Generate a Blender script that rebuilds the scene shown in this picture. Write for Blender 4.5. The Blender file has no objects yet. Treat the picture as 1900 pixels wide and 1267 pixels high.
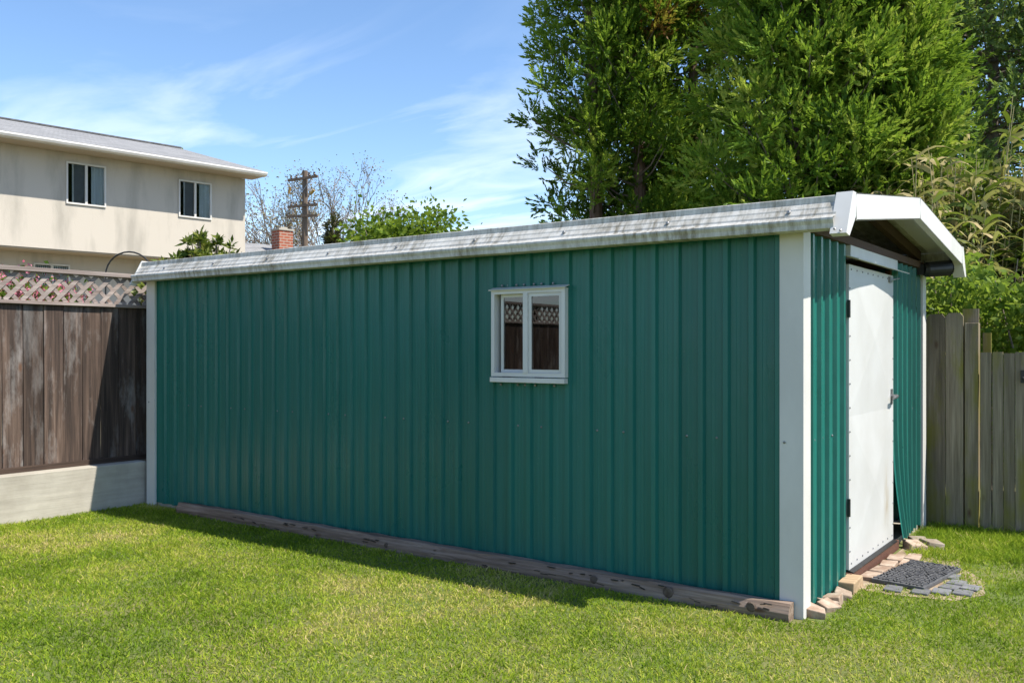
import bpy, math, random
import numpy as np
from mathutils import Vector, Matrix
R = math.radians
rng = np.random.default_rng(7)
random.seed(7)
S = bpy.context.scene
COL = S.collection

# ------------------------------------------------------------------ camera, sky, sun, exposure
cam_d = bpy.data.cameras.new('camera'); cam = bpy.data.objects.new('camera', cam_d); COL.objects.link(cam)
cam.location = (1.601, -4.921, 1.471); cam.rotation_euler = (R(90), 0, 0.624)
cam_d.lens = 31.78; cam_d.sensor_width = 36; cam_d.shift_y = 0.00695
cam_d.clip_start = 0.05; cam_d.clip_end = 3000
S.camera = cam
SUN = Vector((0.66, 0.17, 1.0)).normalized()
SUN_EL = math.asin(SUN.z); SUN_AZ = math.atan2(SUN.x, SUN.y)
W = bpy.data.worlds.new('World'); S.world = W; W.use_nodes = True
nt = W.node_tree; nt.nodes.clear()
def wn(t, **k):
    n = nt.nodes.new(t)
    for a, b in k.items(): setattr(n, a, b)
    return n
sky = wn('ShaderNodeTexSky', sky_type='NISHITA', sun_disc=False, sun_elevation=SUN_EL, sun_rotation=SUN_AZ,
         air_density=0.9, dust_density=0.3, ozone_density=2.2)
tc = wn('ShaderNodeTexCoord'); sep = wn('ShaderNodeSeparateXYZ'); nt.links.new(tc.outputs['Generated'], sep.inputs[0])
def wmath(op, a, b=None):
    n = wn('ShaderNodeMath', operation=op)
    for i, v in enumerate((a, b)):
        if v is None: continue
        if isinstance(v, (int, float)): n.inputs[i].default_value = v
        else: nt.links.new(v, n.inputs[i])
    return n.outputs[0]
zz = wmath('ADD', wmath('MAXIMUM', sep.outputs[2], 0.0), 0.12)
cmb = wn('ShaderNodeCombineXYZ')
nt.links.new(wmath('DIVIDE', sep.outputs[0], zz), cmb.inputs[0]); nt.links.new(wmath('DIVIDE', sep.outputs[1], zz), cmb.inputs[1])
mp = wn('ShaderNodeMapping'); mp.inputs['Rotation'].default_value = (0, 0, R(25)); mp.inputs['Scale'].default_value = (0.4, 1.0, 1); mp.inputs['Location'].default_value = (5.3, 1.2, 0)
nt.links.new(cmb.outputs[0], mp.inputs[0])
nz = wn('ShaderNodeTexNoise'); nz.inputs['Scale'].default_value = 2.5; nz.inputs['Detail'].default_value = 7; nz.inputs['Roughness'].default_value = 0.55; nz.inputs['Distortion'].default_value = 0.6
nt.links.new(mp.outputs[0], nz.inputs['Vector'])
rp = wn('ShaderNodeValToRGB'); rp.color_ramp.elements[0].position = 0.48; rp.color_ramp.elements[1].position = 0.64
rp.color_ramp.elements[0].color = (0, 0, 0, 1); rp.color_ramp.elements[1].color = (0.6, 0.6, 0.6, 1)
nt.links.new(nz.outputs['Fac'], rp.inputs[0])
mr_ = wn('ShaderNodeMapRange'); nt.links.new(sep.outputs[2], mr_.inputs['Value']); mr_.inputs['From Min'].default_value = .08; mr_.inputs['From Max'].default_value = .34; mr_.inputs['To Min'].default_value = .95; mr_.inputs['To Max'].default_value = .05
cf = wmath('MULTIPLY', rp.outputs[0], mr_.outputs[0])
hs = wn('ShaderNodeHueSaturation'); hs.inputs['Saturation'].default_value = 1.08; nt.links.new(sky.outputs[0], hs.inputs['Color'])
mx = wn('ShaderNodeMixRGB'); nt.links.new(cf, mx.inputs[0]); nt.links.new(hs.outputs[0], mx.inputs[1]); mx.inputs[2].default_value = (6.6, 6.9, 7.3, 1)
bg = wn('ShaderNodeBackground'); bg.inputs[1].default_value = 0.13; nt.links.new(mx.outputs[0], bg.inputs[0])
out = wn('ShaderNodeOutputWorld'); nt.links.new(bg.outputs[0], out.inputs[0])
sd = bpy.data.lights.new('sun', 'SUN'); sd.energy = 4.6; sd.angle = R(0.53); sd.color = (1, 0.94, 0.83)
so = bpy.data.objects.new('sun', sd); COL.objects.link(so); so.location = (20, 8, 30); so.rotation_euler = (-SUN).to_track_quat('-Z', 'Y').to_euler()
S.view_settings.view_transform = 'Standard'; S.view_settings.look = 'None'; S.view_settings.gamma = 1.0
S.view_settings.use_curve_mapping = False; S.view_settings.exposure = 0.86
S.render.engine = 'CYCLES'

# ------------------------------------------------------------------ helpers
class MB:
    def __init__(s): s.v = []; s.f = []
    def quad(s, a, b, c, d):
        n = len(s.v); s.v += [tuple(a), tuple(b), tuple(c), tuple(d)]; s.f.append((n, n+1, n+2, n+3)); return s
    def poly(s, pts):
        n = len(s.v); s.v += [tuple(p) for p in pts]; s.f.append(tuple(range(n, n+len(pts)))); return s
    def box(s, x0, x1, y0, y1, z0, z1):
        n = len(s.v)
        s.v += [(x0,y0,z0),(x1,y0,z0),(x1,y1,z0),(x0,y1,z0),(x0,y0,z1),(x1,y0,z1),(x1,y1,z1),(x0,y1,z1)]
        s.f += [tuple(n+i for i in q) for q in ((0,3,2,1),(4,5,6,7),(0,1,5,4),(1,2,6,5),(2,3,7,6),(3,0,4,7))]; return s
    def obox(s, c, ax, ay, az):      # oriented box: centre + three half-axis vectors
        c, ax, ay, az = Vector(c), Vector(ax), Vector(ay), Vector(az); n = len(s.v)
        for k in (-1, 1):
            for i, j in ((-1,-1),(1,-1),(1,1),(-1,1)): s.v.append(tuple(c + ax*i + ay*j + az*k))
        s.f += [tuple(n+i for i in q) for q in ((0,3,2,1),(4,5,6,7),(0,1,5,4),(1,2,6,5),(2,3,7,6),(3,0,4,7))]; return s
    def beam(s, a, b, w, h, up=(0,0,1)):
        a, b = Vector(a), Vector(b); d = (b-a); L = d.length; d.normalize()
        side = d.cross(Vector(up)).normalized(); u = side.cross(d).normalized()
        return s.obox((a+b)/2, d*L/2, side*w/2, u*h/2)
    def tube(s, pts, rad, n=8, cap=True):
        pts = [Vector(p) for p in pts]; base = len(s.v); m = len(pts)
        if not hasattr(rad, '__len__'): rad = [rad]*m
        prev = None
        for i, p in enumerate(pts):
            d = (pts[min(i+1, m-1)] - pts[max(i-1, 0)]).normalized()
            a = prev if prev is not None else (Vector((0,0,1)) if abs(d.z) < .9 else Vector((1,0,0)))
            u = (a - d*a.dot(d)); u = u.normalized() if u.length > 1e-6 else d.orthogonal().normalized()
            w = d.cross(u); prev = u
            for k in range(n):
                t = 2*math.pi*k/n; s.v.append(tuple(p + (u*math.cos(t) + w*math.sin(t))*rad[i]))
        for i in range(m-1):
            for k in range(n):
                k2 = (k+1) % n
                s.f.append((base+i*n+k, base+i*n+k2, base+(i+1)*n+k2, base+(i+1)*n+k))
        if cap:
            s.f.append(tuple(base+k for k in range(n-1, -1, -1))); s.f.append(tuple(base+(m-1)*n+k for k in range(n)))
        return s
    def loft(s, prof, x0, x1, axis='x'):   # extrude an open (y,z) profile along x
        n = len(s.v)
        for x in (x0, x1): s.v += [(x, p[0], p[1]) for p in prof]
        m = len(prof)
        for i in range(m-1): s.f.append((n+i, n+i+1, n+m+i+1, n+m+i))
        return s
def link(o, parent=None):
    COL.objects.link(o)
    if parent is not None: o.parent = parent
    return o
def part(name, mb, m, parent=None, bevel=0, solid=0, smooth=False):
    me = bpy.data.meshes.new(name); me.from_pydata(mb.v, [], mb.f); me.update()
    o = link(bpy.data.objects.new(name, me), parent)
    if m: me.materials.append(m)
    if solid:
        md = o.modifiers.new('s', 'SOLIDIFY'); md.thickness = solid; md.offset = -1
    if bevel:
        md = o.modifiers.new('b', 'BEVEL'); md.width = bevel; md.segments = 2; md.limit_method = 'ANGLE'
    if smooth: me.polygons.foreach_set('use_smooth', [True]*len(me.polygons))
    return o
def tag(o, label, cat, group=None):
    o['label'] = label; o['category'] = cat
    if group: o['group'] = group
    return o
def thing(name, label, cat, loc=(0,0,0), rz=0, group=None):
    o = bpy.data.objects.new(name, None); COL.objects.link(o); o.empty_display_size = .2
    o.location = loc; o.rotation_euler = (0, 0, rz); return tag(o, label, cat, group)
def struct(o, kind='structure'): o['kind'] = kind; return o

# ------------------------------------------------------------------ materials
def newmat(name):
    m = bpy.data.materials.new(name); m.use_nodes = True; t = m.node_tree
    return m, t, t.nodes['Principled BSDF']
def nd(t, ty, ins=None, **k):
    n = t.nodes.new(ty)
    for a, b in k.items(): setattr(n, a, b)
    for a, b in (ins or {}).items():
        if isinstance(b, bpy.types.NodeSocket): t.links.new(b, n.inputs[a])
        else: n.inputs[a].default_value = b
    return n
def c4(c): return (c[0], c[1], c[2], 1)
def coords(t, scale=(1,1,1), rnd=True):
    tcn = nd(t, 'ShaderNodeTexCoord')
    v = tcn.outputs['Object']
    if rnd:
        oi = nd(t, 'ShaderNodeObjectInfo')
        mul = nd(t, 'ShaderNodeMath', {0: oi.outputs['Random'], 1: 37.0}, operation='MULTIPLY')
        v = nd(t, 'ShaderNodeVectorMath', {0: v, 1: mul.outputs[0]}, operation='ADD').outputs[0]
    return nd(t, 'ShaderNodeMapping', {'Vector': v, 'Scale': scale}).outputs[0]
def noise(t, v, scale, detail=5, rough=.6, dist=0):
    return nd(t, 'ShaderNodeTexNoise', {'Vector': v, 'Scale': scale, 'Detail': detail, 'Roughness': rough, 'Distortion': dist}).outputs['Fac']
def ramp(t, f, stops):
    n = nd(t, 'ShaderNodeValToRGB', {'Fac': f}); e = n.color_ramp.elements
    while len(e) < len(stops): e.new(.5)
    for el, (p, c) in zip(e, stops): el.position = p; el.color = c4(c) if hasattr(c, '__len__') else (c, c, c, 1)
    return n.outputs['Color']
def mix(t, f, a, b, mode='MIX'):
    n = nd(t, 'ShaderNodeMixRGB', blend_type=mode)
    for i, v in ((0, f), (1, a), (2, b)):
        if isinstance(v, bpy.types.NodeSocket): t.links.new(v, n.inputs[i])
        else: n.inputs[i].default_value = v if i == 0 else c4(v)
    return n.outputs[0]
def bump(t, b, h, strength=.3, dist=.01):
    n = nd(t, 'ShaderNodeBump', {'Height': h, 'Strength': strength, 'Distance': dist}); t.links.new(n.outputs[0], b.inputs['Normal'])
def simple(name, c1, c2=None, scale=8, rough=.6, stretch=(1,1,1), bmp=0, metal=0, spec=.5, rnd=True, bscale=None, contrast=(.35,.65), objvar=0):
    m, t, b = newmat(name); v = coords(t, stretch, rnd); n = noise(t, v, scale)
    col = ramp(t, n, [(contrast[0], c1), (contrast[1], c2 or c1)])
    if objvar:
        oi = nd(t, 'ShaderNodeObjectInfo'); hv = nd(t, 'ShaderNodeHueSaturation', {'Color': col})
        mr = nd(t, 'ShaderNodeMapRange', {'Value': oi.outputs['Random'], 'To Min': 1-objvar, 'To Max': 1+objvar}); t.links.new(mr.outputs[0], hv.inputs['Value']); col = hv.outputs[0]
    t.links.new(col, b.inputs['Base Color']); b.inputs['Roughness'].default_value = rough; b.inputs['Metallic'].default_value = metal
    b.inputs['Specular IOR Level'].default_value = spec
    if bmp: bump(t, b, noise(t, v, bscale or scale*3), bmp)
    return m
def wood(name, stops, rough=.8, axis=2, white=0, moss=0, objvar=.2, scale=1.0):
    """weathered board: streaks along one axis, knots, pale bleaching, moss stains"""
    m, t, b = newmat(name); st = [14*scale]*3; st[axis] = .7*scale
    v = coords(t, tuple(st)); n = noise(t, v, 1.6, 8, .65, .15); col = ramp(t, n, stops)
    fs = [60*scale]*3; fs[axis] = 1.5*scale
    f = noise(t, coords(t, tuple(fs)), 1.5, 4); col = mix(t, .75, col, ramp(t, f, [(.3, .55), (.7, 1.25)]), 'MULTIPLY')
    s2 = [4]*3; s2[axis] = 1.1
    if white:
        w = noise(t, coords(t, tuple(s2)), 1.3, 6, .7); wf = ramp(t, w, [(.52, 0), (.72, white)]); col = mix(t, wf, col, (.36, .34, .33))
    if moss:
        w = noise(t, coords(t, tuple(s2)), 1.1, 5); wf = ramp(t, w, [(.49, 0), (.64, moss)]); col = mix(t, wf, col, (.20, .18, .03))
    ks = [5.5]*3; ks[axis] = 2.2
    vo = nd(t, 'ShaderNodeTexVoronoi', {'Vector': coords(t, tuple(ks)), 'Scale': 1.0}); kf = ramp(t, vo.outputs['Distance'], [(.05, .85), (.12, 0)])
    col = mix(t, kf, col, (.09, .045, .025))
    oi = nd(t, 'ShaderNodeObjectInfo'); mr = nd(t, 'ShaderNodeMapRange', {'Value': oi.outputs['Random'], 'To Min': 1-objvar, 'To Max': 1+objvar})
    hv = nd(t, 'ShaderNodeHueSaturation', {'Color': col, 'Value': mr.outputs[0]}); t.links.new(hv.outputs[0], b.inputs['Base Color'])
    b.inputs['Roughness'].default_value = rough; b.inputs['Specular IOR Level'].default_value = .25
    bump(t, b, f, .5, .004); return m
def leafmat(name, stops, trans=.35, rough=.5):
    m, t, b = newmat(name); at = nd(t, 'ShaderNodeAttribute', attribute_name='tint')
    col = ramp(t, at.outputs['Fac'], stops); t.links.new(col, b.inputs['Base Color']); b.inputs['Roughness'].default_value = rough; b.inputs['Specular IOR Level'].default_value = .12
    tr = nd(t, 'ShaderNodeBsdfTranslucent'); t.links.new(mix(t, .5, col, (.25, .35, .03)), tr.inputs['Color'])
    ms = nd(t, 'ShaderNodeMixShader', {0: trans}); t.links.new(b.outputs[0], ms.inputs[1]); t.links.new(tr.outputs[0], ms.inputs[2])
    t.links.new(ms.outputs[0], t.nodes['Material Output'].inputs[0]); return m

def green_metal():
    m, t, b = newmat('green_painted_steel'); v = coords(t, (30, 30, .6)); n = noise(t, v, 1, 4)
    col = ramp(t, n, [(.3, (.010, .112, .092)), (.7, (.016, .140, .116))])
    big = noise(t, coords(t, (1.2, 1.2, .7), False), 1.5, 5); col = mix(t, ramp(t, big, [(.45, 0), (.8, .22)]), col, (.035, .165, .145))
    sp = noise(t, coords(t, (1, 1, 1), False), 90, 3, .5); col = mix(t, ramp(t, sp, [(.73, 0), (.77, .5)]), col, (.18, .24, .2))
    oi = nd(t, 'ShaderNodeObjectInfo'); mr = nd(t, 'ShaderNodeMapRange', {'Value': oi.outputs['Random'], 'To Min': .90, 'To Max': 1.1}); col = nd(t, 'ShaderNodeHueSaturation', {'Color': col, 'Value': mr.outputs[0]}).outputs[0]
    t.links.new(col, b.inputs['Base Color']); b.inputs['Specular IOR Level'].default_value = .36
    t.links.new(ramp(t, big, [(.3, .24), (.7, .40)]), b.inputs['Roughness']); bump(t, b, noise(t, coords(t, (1, 1, .45), False), 3.5, 3), .3, .03); return m
def white_dirty():
    m, t, b = newmat('weathered_white_steel'); v = coords(t, (1, 1, 1), False)
    n = noise(t, v, 1.6, 8, .7); st = noise(t, coords(t, (22, 5, 5), False), 1.2, 5, .7)
    f = mix(t, 1, ramp(t, n, [(.36, .12), (.60, 1)]), ramp(t, st, [(.38, .2), (.62, 1)]), 'MULTIPLY')
    col = mix(t, f, (.62, .605, .57), (.21, .185, .135)); col = mix(t, ramp(t, noise(t, v, 45, 3), [(.6, 0), (.75, .35)]), col, (.25, .24, .2))
    t.links.new(col, b.inputs['Base Color']); b.inputs['Roughness'].default_value = .5; return m
GREEN = green_metal(); DIRTY = white_dirty()
WHITE = simple('white_trim_paint', (.63, .615, .59), (.55, .535, .51), 3, .42, (1, 1, .5))
def door_mat():
    m, t, b = newmat('white_door_paint'); v = coords(t, (1, 1, 1), False)
    col = ramp(t, noise(t, v, 2.5, 6), [(.35, (.55, .55, .55)), (.7, (.49, .485, .475))])
    # one rust-brown run of dirt below the latch
    sx = nd(t, 'ShaderNodeSeparateXYZ', {0: v}); 
    g = nd(t, 'ShaderNodeMath', {0: sx.outputs[1], 1: 1.83}, operation='SUBTRACT'); g = nd(t, 'ShaderNodeMath', {0: g.outputs[0]}, operation='ABSOLUTE')
    a = ramp(t, g.outputs[0], [(.02, 1), (.10, 0)]); z = ramp(t, sx.outputs[2], [(.18, 0), (.35, 1), (.5, .7), (.72, 0)])
    s = ramp(t, noise(t, coords(t, (1, 40, 5), False), 1.3, 5), [(.35, .1), (.7, .9)])
    f = mix(t, 1, mix(t, 1, a, z, 'MULTIPLY'), s, 'MULTIPLY'); col = mix(t, f, col, (.33, .25, .14))
    t.links.new(col, b.inputs['Base Color']); b.inputs['Roughness'].default_value = .45; return m
DOORM = door_mat()
BLACK = simple('black_metal', (.012, .012, .013), (.02, .02, .02), 20, .45)
STEEL = simple('galvanised_steel', (.32, .32, .33), (.2, .2, .2), 20, .4, metal=.8)
RUSTWOOD = simple('rust_brown_timber', (.13, .05, .028), (.07, .03, .02), 10, .8, (1, 8, 8), .3)
DARKWOOD = simple('dark_roof_timber', (.10, .055, .035), (.06, .035, .025), 8, .85, (1, 8, 8), .3)
TIE = wood('grey_weathered_timber', [(.3, (.12, .08, .058)), (.5, (.23, .165, .125)), (.75, (.35, .275, .225))], axis=0, objvar=0)
FENCE = wood('brown_fence_board', [(.28, (.02, .016, .014)), (.46, (.055, .038, .031)), (.6, (.10, .068, .053)), (.8, (.18, .14, .12))], white=.45, objvar=.35)
LATT = wood('pale_lattice_wood', [(.3, (.19, .145, .13)), (.7, (.36, .31, .285))], axis=1, objvar=.15)
GFENCE = wood('grey_mossy_board', [(.3, (.15, .12, .085)), (.55, (.26, .21, .15)), (.8, (.38, .325, .25))], moss=.85, objvar=.2)
def conc_mat():
    m, t, b = newmat('board_formed_concrete'); v = coords(t, (1, 1, 1), False)
    col = ramp(t, noise(t, v, 3, 8, .65), [(.3, (.33, .30, .25)), (.7, (.45, .42, .36))])
    l = noise(t, coords(t, (1, 1.2, 26), False), 1, 4); col = mix(t, .5, col, ramp(t, l, [(.35, .75), (.6, 1.05)]), 'MULTIPLY')
    t.links.new(col, b.inputs['Base Color']); b.inputs['Roughness'].default_value = .9; bump(t, b, l, .35, .01); return m
CONC = conc_mat()
def stucco_mat():
    m, t, b = newmat('cream_stucco'); v = coords(t, (1, 1, 1), False)
    st = noise(t, coords(t, (1.3, 1.3, .28), False), 1.5, 6, .6)
    col = mix(t, ramp(t, st, [(.48, 0), (.68, .75)]), (.50, .455, .395), (.32, .295, .255))
    t.links.new(col, b.inputs['Base Color']); b.inputs['Roughness'].default_value = .95; bump(t, b, noise(t, v, 40, 4), .3, .01); return m
STUCCO = stucco_mat()
def shingle_mat():
    m, t, b = newmat('grey_asphalt_shingles'); tcn = coords(t, (1, 1, 1), False)
    br = nd(t, 'ShaderNodeTexBrick', {'Vector': tcn, 'Color1': c4((.19, .19, .195)), 'Color2': c4((.27, .27, .275)), 'Mortar': c4((.12, .12, .12)), 'Scale': 1.0, 'Mortar Size': .008, 'Brick Width': .3, 'Row Height': .14, 'Bias': 0.0})
    col = mix(t, .5, br.outputs['Color'], ramp(t, noise(t, tcn, 30, 4), [(.3, .7), (.7, 1.2)]), 'MULTIPLY')
    t.links.new(col, b.inputs['Base Color']); b.inputs['Roughness'].default_value = .95; return m
SHINGLE = shingle_mat()
def brick_mat():
    m, t, b = newmat('red_chimney_brick'); v = nd(t, 'ShaderNodeTexCoord').outputs['Object']
    sx = nd(t, 'ShaderNodeSeparateXYZ', {0: v}); ad = nd(t, 'ShaderNodeMath', {0: sx.outputs[0], 1: sx.outputs[1]}, operation='ADD')
    cb = nd(t, 'ShaderNodeCombineXYZ', {0: ad.outputs[0], 1: sx.outputs[2]})
    br = nd(t, 'ShaderNodeTexBrick', {'Vector': cb.outputs[0], 'Color1': c4((.34, .09, .045)), 'Color2': c4((.25, .065, .035)), 'Mortar': c4((.33, .27, .22)), 'Scale': 1.0, 'Mortar Size': .012, 'Brick Width': .22, 'Row Height': .085})
    t.links.new(br.outputs['Color'], b.inputs['Base Color']); b.inputs['Roughness'].default_value = .9; return m
BRICK = brick_mat()
TERRA = simple('broken_pale_terracotta', (.25, .165, .115), (.40, .32, .25), 14, .9, bmp=.3, objvar=.15)
PAVER = simple('dark_slate_paver', (.10, .10, .11), (.17, .17, .18), 14, .75, bmp=.3, objvar=.2)
RUBBER = simple('dark_rubber_mat', (.055, .055, .06), (.10, .10, .105), 30, .7)
BARK = simple('reddish_cedar_bark', (.10, .055, .035), (.20, .13, .095), 6, .9, (5, 5, .6), .6)
GBARK = simple('grey_brown_bark', (.13, .10, .08), (.22, .18, .15), 6, .9, (4, 4, .8), .4)
POLEW = simple('utility_pole_wood', (.10, .07, .05), (.17, .125, .09), 5, .9, (6, 6, .3))
CURTAIN = simple('pale_curtain', (.72, .75, .75), (.55, .58, .58), 3, .9, (14, 14, .2))
GREYB = simple('grey_blind', (.20, .20, .20), (.15, .15, .16), 2, .9)
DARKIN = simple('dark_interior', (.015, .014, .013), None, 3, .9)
def glass_mat(name, tint=(.55, .6, .6), refl=1.5):
    m, t, b = newmat(name); t.nodes.remove(b)
    tr = nd(t, 'ShaderNodeBsdfTransparent', {'Color': c4(tint)}); gl = nd(t, 'ShaderNodeBsdfGlossy', {'Color': (.95, .95, .95, 1), 'Roughness': .015})
    fr = nd(t, 'ShaderNodeFresnel', {'IOR': refl}); ms = nd(t, 'ShaderNodeMixShader', {0: fr.outputs[0]}); t.links.new(tr.outputs[0], ms.inputs[1]); t.links.new(gl.outputs[0], ms.inputs[2])
    t.links.new(ms.outputs[0], t.nodes['Material Output'].inputs[0]); return m
GLASS = glass_mat('window_glass', (.4, .42, .42), refl=1.85); HGLASS = glass_mat('clear_house_glass', (.9, .92, .92), 1.45)

# ------------------------------------------------------------------ ground
def ground_mat():
    m, t, b = newmat('lawn_soil'); v = coords(t, (1, 1, 1), False); n = noise(t, v, 1.3, 6); f = noise(t, v, 60, 4)
    col = mix(t, ramp(t, n, [(.4, 0), (.7, 1)]), (.10, .135, .025), (.16, .145, .05)); col = mix(t, .6, col, ramp(t, f, [(.3, .5), (.7, 1.3)]), 'MULTIPLY')
    t.links.new(col, b.inputs['Base Color']); b.inputs['Roughness'].default_value = .95; return m
g = struct(part('ground', MB().quad((-400, -400, 0), (400, -400, 0), (400, 400, 0), (-400, 400, 0)), ground_mat()))
struct(part('neighbour_yard', MB().box(-60, -6.46, -30, 60, -.3, .38), simple('dry_yard_soil', (.2, .16, .11), (.13, .12, .06), 1, .95)))

# ------------------------------------------------------------------ metal shed
L, Wd, HW = 6.153, 3.09, 2.16
shed = thing('metal_shed', 'green ribbed metal shed with white corner trims, white door and low gable roof', 'shed')
PITCH = .1524
def rib_profile(a0, a1, phase):
    """list of (along, outward) vertices for a ribbed sheet between a0 and a1; phase = centre of a rib"""
    base = [(-.026, 0), (-.015, .023), (.015, .023), (.026, 0), (.057, 0), (.060, .0014), (.066, .0014), (.069, 0), (.083, 0), (.086, .0014), (.092, .0014), (.095, 0)]
    pts = []
    k0 = math.floor((a0-phase)/PITCH)-1; k1 = math.ceil((a1-phase)/PITCH)+1
    for k in range(k0, k1):
        for a, o in base: pts.append((phase + k*PITCH + a, o))
    pts.sort()
    res = []
    def val(a):
        for (p, q) in zip(pts, pts[1:]):
            if p[0] <= a <= q[0]:
                f = (a-p[0])/max(q[0]-p[0], 1e-9); return p[1]+(q[1]-p[1])*f
        return 0
    res = [(a0, val(a0))] + [p for p in pts if a0+1e-4 < p[0] < a1-1e-4] + [(a1, val(a1))]
    return res
def sheet(a0, a1, z0, z1, phase, place, hole=None, zs=None, extra=()):
    """place(a, outward, z) -> xyz"""
    pr = rib_profile(a0, a1, phase)
    for h in ([hole[0], hole[1]] if hole else []):
        if a0 < h < a1:
            for (p, q) in zip(pr, pr[1:]):
                if p[0] < h < q[0]: pr.insert(pr.index(q), (h, p[1]+(q[1]-p[1])*(h-p[0])/(q[0]-p[0]))); break
    zs = zs or [z0, z1]; mb = MB()
    for (p, q) in zip(pr, pr[1:]):
        mid = (p[0]+q[0])/2; inside = hole and hole[0] < mid < hole[1]
        spans = [(zs[i], zs[i+1]) for i in range(len(zs)-1)] if not inside else [(z0, hole[2]), (hole[3], z1)]
        for (s0, s1) in spans: mb.quad(place(p[0], p[1], s0), place(q[0], q[1], s0), place(q[0], q[1], s1), place(p[0], p[1], s1))
    return mb
HOLE = (-2.07, -1.49, 1.29, 1.85)
# long wall facing -y : ribs at s = .125 + k*PITCH ; panel seams on ribs
edges = [-L+.05] + [-.125-.6096*k for k in range(9, -1, -1)] + [-.06]
for a, b in zip(edges, edges[1:]):
    hole = HOLE if (b > HOLE[0] and a < HOLE[1]) else None
    lap = .0015 if edges.index(a) % 2 else 0
    part('wall_panel', sheet(a, b+.012, .035, HW, -.125, lambda s, o, z, l=lap: (s, .009-o-l, z), hole), GREEN, shed, solid=.0012)
# back wall and far end wall (plain ribbed sheets)
for k in range(10):
    part('wall_panel', sheet(-L+.05+k*.6052, -L+.05+(k+1)*.6052, .035, HW, -.125, lambda s, o, z: (s, Wd+o, z)), GREEN, shed, solid=.0012)
for k in range(5):
    part('wall_panel', sheet(.05+k*.598, .05+(k+1)*.598, .035, HW, .1, lambda s, o, z: (-L-o, s, z)), GREEN, shed, solid=.0012)
# end wall facing +x: left sheet, right sheet (kicked out at its foot)
D0, D1 = .90, 2.055
part('wall_panel', sheet(.06, D0-.001, .02, HW-.02, .185, lambda s, o, z: (o-.011, s, z)), GREEN, shed, solid=.0012)
zsl = [.05, .1, .2, .3, .4, .5, .6, .7, .85, 1.0, HW-.05]
def flare(s, o, z):
    k = max(0, min(1, (2.75-s)/.65))**1.3*max(0, (.95-z)/.95)**1.8
    return (o-.011+.075*k, s+.05*k, z + .03*k)
part('wall_panel', sheet(D1+.03, 2.5, .05, HW-.05, 2.16, flare, zs=zsl), GREEN, shed, solid=.0012)
part('wall_panel', sheet(2.49, 2.93, .05, HW-.05, 2.16, lambda s, o, z: (lambda p: (p[0]+.002, p[1], p[2]))(flare(s, o, z)), zs=zsl), GREEN, shed, solid=.0012)
# corner trims (L-shaped)
for (cx, cy, sx, sy) in ((0, 0, 1, -1), (-L, 0, -1, -1), (0, Wd, 1, 1), (-L, Wd, -1, 1)):
    w1, w2 = .112, .104; o = .0195; mb = MB()
    xa, xb = sorted((cx+sx*o, cx-sx*w1)); ya, yb = sorted((cy+sy*o, cy+sy*(o-.0025))); mb.box(xa, xb, ya, yb, .0, HW-.03)
    xa, xb = sorted((cx+sx*o, cx+sx*(o-.0025))); ya, yb = sorted((cy+sy*(o-.0025), cy-sy*w2)); mb.box(xa, xb, ya, yb, .0, HW-.03)
    for (u, v) in ((0, 1), (1, 0)):   # returned hem on each leg
        if u: mb.box(*sorted((cx-sx*w1, cx-sx*(w1-.004))), *sorted((cy+sy*.0, cy+sy*(o-.0025))), 0, HW-.03)
        else: mb.box(*sorted((cx+sx*.0, cx+sx*(o-.0025))), *sorted((cy-sy*w2, cy-sy*(w2-.004))), 0, HW-.03)
    part('corner_trim', mb, WHITE, shed)
# floor, framing
part('floor_slab', MB().box(-L+.02, -.02, .02, Wd-.02, .0, .045), CONC, shed)
for x in [-L+.05] + [-5.1+k*1.02 for k in range(5)]:
    part('tie_beam', MB().box(x-.02, x+.02, -.0+.02, Wd-.02, HW-.07, HW+.0), DARKWOOD, shed)
# roof: two slopes of sheets, ribs run down the slope
XF, XB, EV = .292, -6.19, .06
ZE, ZR, YM = 2.262, 2.445, Wd/2
def slope_pt(y): return ZE + (ZR-ZE)*(1-abs(y-YM)/(YM+EV))
xs = [XB+.03+k*(XF-.02-XB-.03)/11 for k in range(12)]
for a, b in zip(xs, xs[1:]):
    for sgn in (0, 1):
        ya, yb = (-EV, YM) if sgn == 0 else (YM, Wd+EV)
        def place(s, o, q, ya=ya, yb=yb): y = ya+(yb-ya)*q; return (s, y, slope_pt(y)+o*.25-.004)
        part('roof_panel', sheet(a, b+.004, 0, 1, 0.05, place), DIRTY, shed, solid=.001)
part('ridge_cap', MB().loft([(YM-.12, slope_pt(YM-.12)+.022), (YM, ZR+.026), (YM+.12, slope_pt(YM+.12)+.022)], XB+.03, XF-.02), WHITE, shed, solid=.002)
for sgn in (0, 1):
    e0 = (.1, slope_pt(.1)-.03) if sgn == 0 else (Wd-.1, slope_pt(Wd-.1)-.03)
    for x in (-.02, -2.05, -4.1, -L+.04):
        part('rafter', MB().beam((x, e0[0], e0[1]-.03), (x, YM, ZR-.06), .05, .075), DARKWOOD, shed)
part('header_beam', MB().box(-.02, .03, .02, Wd-.02, 2.115, 2.165), DARKWOOD, shed)
for sy in (.0, Wd):
    part('wall_plate', MB().box(-L+.02, -.05, min(sy, sy), sy+.04 if sy == 0 else sy-.04, HW-.02, HW+.06) if sy == 0 else MB().box(-L+.02, -.05, Wd-.04, Wd, HW-.02, HW+.06), DARKWOOD, shed)
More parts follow.
